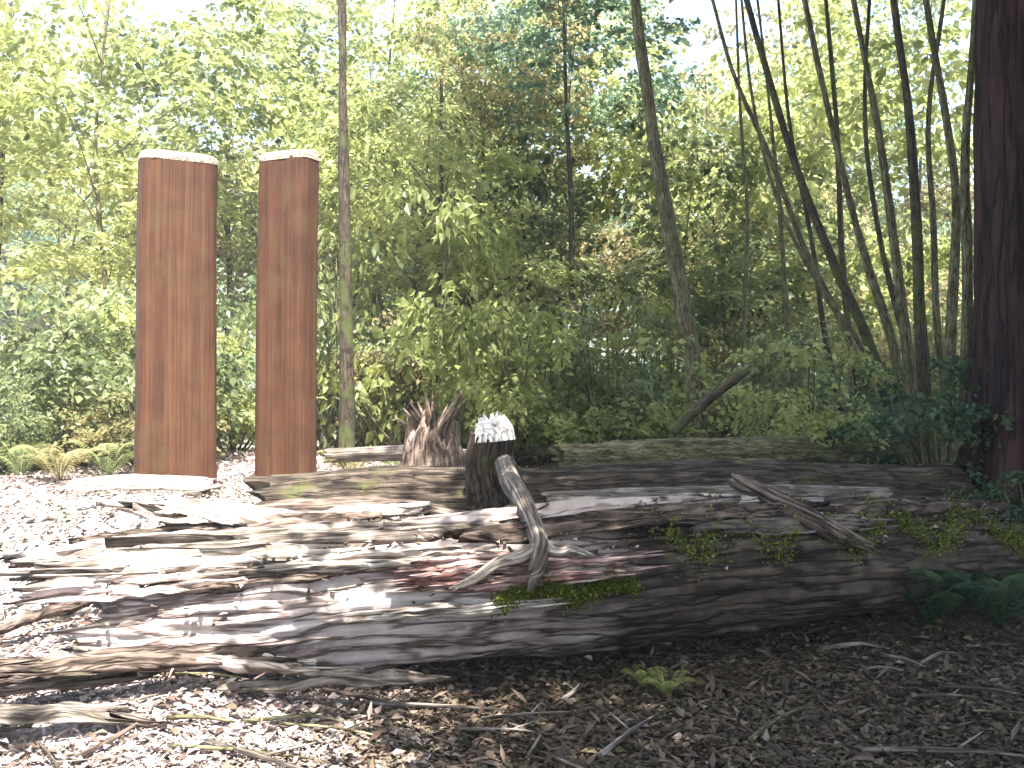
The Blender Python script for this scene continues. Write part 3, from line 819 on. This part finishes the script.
# ------------------------------------------------------------------ shrubs
def shrub(x, y, key, s, label, group, name='shrub', cat='shrub', hs=1.0):
    z = gz(x, y)
    t = empty(name, (x, y, z), label, cat, group)
    rz = random.uniform(0, 6.28)
    zc = .78 * s * hs
    link_mesh('foliage', CM[key], t, (0, 0, zc), rz, (s, s, s * hs))
    pts = np.array(list(CM[key]['limbs'])).reshape(-1, 3)[:12]
    mb = MB()
    for q in pts:
        e = np.array([q[0] * math.cos(rz) - q[1] * math.sin(rz), q[0] * math.sin(rz) + q[1] * math.cos(rz), q[2] * hs]) * s + (0, 0, zc)
        a = np.array([e[0] * .12, e[1] * .12, -.05])
        tube(mb, [a, (a + e) / 2 + np.array([e[0] * .1, e[1] * .1, -.05]), e], [.02, .013, .004], 8, 5, 0, 3, 1)
    mb.build('stems', M_bark, t)
    return t


rr = random.Random(12)
def shrubs(n, d0, d1, pa, pb, ks, label, group, s=(.6, 1.2), hs=(.8, 1.5)):
    for i in range(n):
        D = d0 + (d1 - d0) * (i + rr.random()) / n
        p = rr.uniform(pa, pb)
        shrub((p - W / 2) / F * D, D, rr.choice(ks), rr.uniform(*s), label, group, hs=rr.uniform(*hs))


shrubs(16, 10.2, 16, -40, 240, ['sy', 'sg', 'so', 'sg'], 'bushy green shrub in the undergrowth around and behind the two posts', 'shrubs behind the posts')
shrubs(20, 11.0, 19, 330, 700, ['sy', 'sy', 'sg', 'so'], 'light green shrub in the undergrowth behind the stump and logs', 'shrubs behind the logs', hs=(.9, 1.9))
shrubs(16, 11.5, 19, 690, 1040, ['so', 'sg', 'so', 'sy'], 'olive shrub in the undergrowth below the leaning stems', 'shrubs below the thicket', s=(.5, 1.1))
shrubs(5, 9.6, 10.4, -30, 110, ['so', 'sg'], 'low grey-green bush on the bank left of the left post', 'low bushes left of the posts', s=(.35, .55), hs=(.7, 1.0))
shrub(2.95, 9.9, 'sy', .8, 'rounded yellow-green bush glowing at the foot of the leaning stems', None, hs=1.1)
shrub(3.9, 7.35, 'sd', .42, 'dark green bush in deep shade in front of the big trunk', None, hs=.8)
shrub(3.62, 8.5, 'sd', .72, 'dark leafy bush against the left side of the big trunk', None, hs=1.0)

# ferns
def fern(x, y, s, label, group, mat, seed, z=None, nf=11):
    r_ = np.random.default_rng(seed)
    z = gz(x, y) if z is None else z
    t = empty('fern', (x, y, z), label, 'fern', group)
    for k in range(nf):
        a = 2 * PI * k / nf + r_.normal() * .2; L_ = s * (.7 + .5 * r_.random()); n = 26
        u_ = np.linspace(0, 1, n)
        d = np.array([math.cos(a), math.sin(a), 0]); sd = np.array([-math.sin(a), math.cos(a), 0])
        rise = .55 + .25 * r_.random()
        P = d * (u_ * L_)[:, None] + np.array([0, 0, 1.0]) * (L_ * rise * np.sin(u_ * 2.3))[:, None]
        PP = np.concatenate([P, P]); sg = np.repeat([1, -1], n)
        uu = np.concatenate([u_, u_])
        V, Qd = leaf_quads(PP, sd * sg[:, None] + d * .35 - np.array([0, 0, .25]), np.tile([0, 0, 1.0], (2 * n, 1)) + r_.normal(size=(2 * n, 3)) * .1,
                           L_ * .26 * (np.sin(uu * 2.9 + .15) * .9 + .12), .22, .1)
        ww = (.006 * (1.1 - u_))[:, None]
        RV = np.concatenate([P + sd * ww, P - sd * ww]) + (0, 0, .002)
        k0 = len(V); I0 = np.arange(n - 1)
        V = np.concatenate([V, RV]); Qd = np.concatenate([Qd, np.stack([I0, I0 + 1, I0 + 1 + n, I0 + n], -1) + k0])
        me = make_mesh('frond', V, Qd, tint=np.concatenate([np.repeat(.3 + .5 * r_.random(2 * n), 4), np.full(2 * n, .2)]), smooth_=False)
        link('frond', me, mat, t)
    return t


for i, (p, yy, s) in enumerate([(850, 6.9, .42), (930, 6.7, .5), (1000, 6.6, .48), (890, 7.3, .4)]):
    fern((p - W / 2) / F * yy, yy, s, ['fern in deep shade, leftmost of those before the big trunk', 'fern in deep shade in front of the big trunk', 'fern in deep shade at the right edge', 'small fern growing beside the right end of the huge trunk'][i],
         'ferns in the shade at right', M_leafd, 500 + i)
fern((665 - 512) / F * 5.35, 5.35, .17, 'small yellow-green fern growing from the litter in front of the huge trunk', None, M_leafy, 520, nf=9)
fern((640 - 512) / F * 5.5, 5.5, .13, 'tiny yellow-green fern seedling left of the small fern before the trunk', None, M_leafy, 521, nf=8)
for i in range(7):
    p = [20, 60, 110, 350, 400, 640, 800][i]; D = [9.3, 8.9, 9.7, 9.6, 9.9, 9.9, 9.2][i]
    fern((p - W / 2) / F * D, D, .4, ['bank fern at the far left edge', 'bank fern just left of the pale short log', 'bank fern beside the left post', 'bank fern right of the right post', 'bank fern left of the torn stump', 'bank fern behind the dark log, below the mossy tree', 'bank fern near the yellow-green bush'][i],
         'ferns on the bank', M_leafo if i % 2 else M_leafg, 540 + i)

# ------------------------------------------------------------------ litter
def surf_z(x, y):
    return ground_z(x, y)


def scatter(n, xr, yr, dens=None, seed=0):
    r_ = np.random.default_rng(seed)
    D = yr[0] + (yr[1] - yr[0]) * r_.random(n) ** 1.2
    x = (xr[0] + (xr[1] - xr[0]) * r_.random(n)) * D
    return x, D, r_


x, y, r_ = scatter(150000, (-.62, .62), (3.2, 13), seed=31)
kp = r_.random(len(x)) > .6 * smooth(-.4, -2.0, x) * smooth(9, 8, y)
x, y = x[kp], y[kp]
z = surf_z(x, y) + .004 + .02 * r_.random(len(x))
D_ = r_.normal(size=(len(x), 3)); D_[:, 2] *= .22
Nn = np.array([0, 0, 1.0]) + r_.normal(size=(len(x), 3)) * .33
V, Qd = leaf_quads(np.stack([x, y, z], -1), D_, Nn, .014 + .065 * r_.random(len(x)) ** 2.2, .6, .35)
sunlit_tone = smooth(.1, -1.5, x + .5 * fbm(x * 1.2, y * 1.2, 0, 3, 41))  # leaf tint lifted towards the left to paint in sunlight
ft = np.repeat(np.clip(.36 + .50 * sunlit_tone + (.13 + .09 * sunlit_tone) * r_.normal(size=len(x)), 0, 1), 4)
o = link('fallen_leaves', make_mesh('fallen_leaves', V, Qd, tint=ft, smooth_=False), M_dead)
tag(o, 'brown dead leaves strewn over the forest floor', 'leaves', kind='stuff')

x, y, r_ = scatter(22000, (-.62, .62), (3.2, 9), seed=32)
z = surf_z(x, y) + .012
D_ = r_.normal(size=(len(x), 3)); D_[:, 2] *= .2
Nn = np.array([0, 0, 1.0]) + r_.normal(size=(len(x), 3)) * .3
V, Qd = leaf_quads(np.stack([x, y, z], -1), D_, Nn, .05 + .10 * r_.random(len(x)) ** 2, .22, .1)
o = link('wood_chips', make_mesh('wood_chips', V, Qd, tint=np.repeat(np.clip(r_.random(len(x)) * (.4 + .7 * smooth(.2, -1.5, x)), 0, 1), 4), smooth_=False), M_chip)  # chips at left also tinted paler for the painted sunlight
tag(o, 'pale slivers of wood and bark mixed into the litter', 'wood chips', kind='stuff')

# litter caught on top of the trunks
pts = []
for k in range(4500):
    t = rng.random(); a = rng.normal() * .55
    p, T, n = on_log(t, a, .035); pts.append(p)
P = np.array(pts); n_ = len(P)
D_ = rng.normal(size=(n_, 3)); D_[:, 2] *= .2
V, Qd = leaf_quads(P, D_, np.array([0, 0, 1.0]) + rng.normal(size=(n_, 3)) * .35, .025 + .035 * rng.random(n_), .55, .3)
o = link('leaf_debris', make_mesh('leaf_debris', V, Qd, tint=np.repeat(rng.random(n_), 4), smooth_=False), M_dead)
tag(o, 'dead leaves and crumbs lying on top of the huge trunk', 'leaves', kind='stuff')

# torn slabs of bark and wood around the sunlit end: one object each
slabs = [(-2.05, 6.25, .74, .9, .22, .05), (-1.75, 6.35, .86, 1.0, .2, -.1), (-1.35, 6.3, .80, 1.1, .18, .08), (-2.35, 6.1, .55, .8, .2, .2), (-1.9, 5.3, .30, 1.1, .16, .02),
         (-1.45, 5.38, .28, .9, .14, -.06), (-2.5, 5.3, .16, .9, .16, .05), (-2.2, 5.05, .12, 1.0, .13, -.04), (-2.9, 5.6, .12, .8, .17, .1), (-1.0, 6.42, .84, .8, .14, .1),
         (-2.6, 6.6, .52, .7, .2, .3), (-.9, 5.42, .17, .8, .1, .02), (-2.95, 6.3, .22, .6, .14, .3), (-2.2, 6.75, .80, .55, .2, -.2)]
slab_lab = ['broad torn bark slab on top of the heap at the broken end', 'long pale slab lying highest on the heap at the broken end', 'long wood slab between the short log and the huge trunk', 'tilted slab at the upper left of the broken end',
            'long splintered slab leaning on the front of the sunlit trunk', 'shorter slab lying against the front of the trunk, right of the longest one', 'slab of bark flat on the sunlit ground left of the trunk', 'thin slab on the sunlit ground nearest the camera',
            'slab of bark farthest left on the sunlit ground', 'narrow slab just left of the forked limb', 'tilted slab on the slope behind the broken end', 'narrow splinter on the litter under the lit part of the trunk', 'short slab on the sunny slope at left', 'short slab below the left post']
for k, (x, y, z, L_, w, tilt) in enumerate(slabs):
    if y < 6.0: y -= .45
    else: y -= .2
    z = max(z, gz(x, y) + .03)
    a = .12 * math.sin(k * 2.3) + .1
    mb = MB(); splinter(mb, (0, 0, 0), (math.cos(a), math.sin(a), tilt), L_, w, .045, 70 + k, (0.05 * (-1) ** k, -.35, 1))
    o = mb.build('bark_slab', [M_log, M_pale, M_log, M_grey][k % 4], loc=(x, y, z))
    tag(o, slab_lab[k], 'bark slab', 'torn slabs at the broken end')

# loose sticks
spots = []
rs = random.Random(77)
reg = [('thin dead stick on the sunlit ground at left', (-3.2, -1.2), (4.3, 5.3), 12), ('thin dead stick on the shaded litter at right', (.2, 3.4), (4.3, 6.2), 14),
       ('thin dead stick on the leafy bank behind the logs', (-3.5, 3.0), (8.1, 9.6), 12), ('thin dead stick on the litter at bottom centre', (-1.1, .2), (4.3, 5.2), 7)]
for lab, xr, yr, n in reg:
    for i in range(n):
        x = rs.uniform(*xr); y = rs.uniform(*yr); a = rs.gauss(0, .6); L_ = rs.uniform(.25, .8)
        z = gz(x, y) + .03
        d = np.array([math.cos(a), math.sin(a), 0])
        e = d * L_; m = e / 2 + np.array([rs.uniform(-.04, .04), rs.uniform(-.04, .04), .02])
        e[2] = gz(x + e[0], y + e[1]) + .03 - z
        m[2] = gz(x + m[0], y + m[1]) + .045 - z
        mb = MB(); r0 = rs.uniform(.006, .016)
        tube(mb, [np.zeros(3), m, e], [r0, r0 * .8, r0 * .35], 12, 7, .002, 3, i)
        if rs.random() < .6:
            q = m + np.array([-d[1], d[0], .15]) * L_ * .25 + d * L_ * .2
            tube(mb, [m, q], [r0 * .6, r0 * .25], 5, 5, 0, 3, 1)
        tag(mb.build('dead_stick', rs.choice([M_grey, M_log, M_bark]), loc=(x, y, z)), lab, 'stick', lab.replace('thin dead stick', 'sticks'))

# far wood beyond the last separate trees
fw = []
r_ = np.random.default_rng(5)
n = 42000
ang = r_.uniform(-.75, .75, n); D = r_.uniform(48, 75, n)
hh = r_.random(n) ** .9 * (10 + 3.5 * fbm(ang * 14, 0, 0, 3, 2))
x = np.tan(ang) * D; keep = fbm(x * .25, D * .25, hh * .35, 3, 8) > -.12
x, D, hh = x[keep], D[keep], hh[keep]; n = len(x)
V, Qd = leaf_quads(np.stack([x, D, ground_z(x, D) + hh], -1), unit(n), np.array([0, 0, 1.0]) + r_.normal(size=(n, 3)) * .7, .35 + .4 * r_.random(n), .7)
o = link('distant_woodland', make_mesh('distant_woodland', V, Qd, tint=np.repeat(r_.random(n), 4), smooth_=False), M_leafb)
tag(o, 'soft blue-green mass of far woodland filling the background', 'woodland', kind='stuff')

# ------------------------------------------------------------------ light
S = Vector((.12, -.45, 1.1)).normalized()
el = math.asin(S.z); az = math.atan2(S.x, S.y)
sd = bpy.data.lights.new('sun', 'SUN'); sd.energy = 5.0; sd.angle = math.radians(.5); sd.color = (1, .95, .88)
so = bpy.data.objects.new('sun', sd); COL.objects.link(so)
so.rotation_euler = S.to_track_quat('Z', 'Y').to_euler(); so.location = (0, 0, 30)
w = bpy.data.worlds.new('World'); scene.world = w; w.use_nodes = True
nt = w.node_tree
bg = nt.nodes['Background'] if 'Background' in nt.nodes else nt.nodes.new('ShaderNodeBackground')
sky = nt.nodes.new('ShaderNodeTexSky'); sky.sky_type = 'NISHITA'; sky.sun_disc = False
sky.sun_elevation = el; sky.sun_rotation = az
sky.dust_density = 3.0; sky.air_density = 1.0
nt.links.new(sky.outputs[0], bg.inputs['Color']); bg.inputs['Strength'].default_value = .15

scene.view_settings.view_transform = 'Standard'
scene.view_settings.look = 'None'
scene.view_settings.gamma = 1
scene.view_settings.exposure = 2.42
hz = bpy.data.meshes.new('haze')
x0, x1, y0, y1, z0, z1 = -195, 195, -45, 262, -3, 22
hz.from_pydata([(x, y, z) for x in (x0, x1) for y in (y0, y1) for z in (z0, z1)], [], [(0, 1, 3, 2), (4, 6, 7, 5), (0, 4, 5, 1), (2, 3, 7, 6), (0, 2, 6, 4), (1, 5, 7, 3)])
hm, ht, HN, HL = new_mat('forest_haze')
ho = HN.new('ShaderNodeOutputMaterial'); pv = HN.new('ShaderNodeVolumePrincipled')
pv.inputs['Color'].default_value = (.93, .96, 1, 1); pv.inputs['Density'].default_value = .0024; pv.inputs['Anisotropy'].default_value = .3
HL.new(pv.outputs[0], ho.inputs['Volume'])
tag(link('haze', hz, hm), 'thin bright haze hanging between the trees', 'haze', kind='stuff')
c = scene.cycles
c.volume_bounces = 0
c.max_bounces = 7; c.diffuse_bounces = 3; c.glossy_bounces = 2; c.transmission_bounces = 4; c.transparent_max_bounces = 4
c.use_denoising = True
c.use_adaptive_sampling = True
c.sample_clamp_indirect = 6
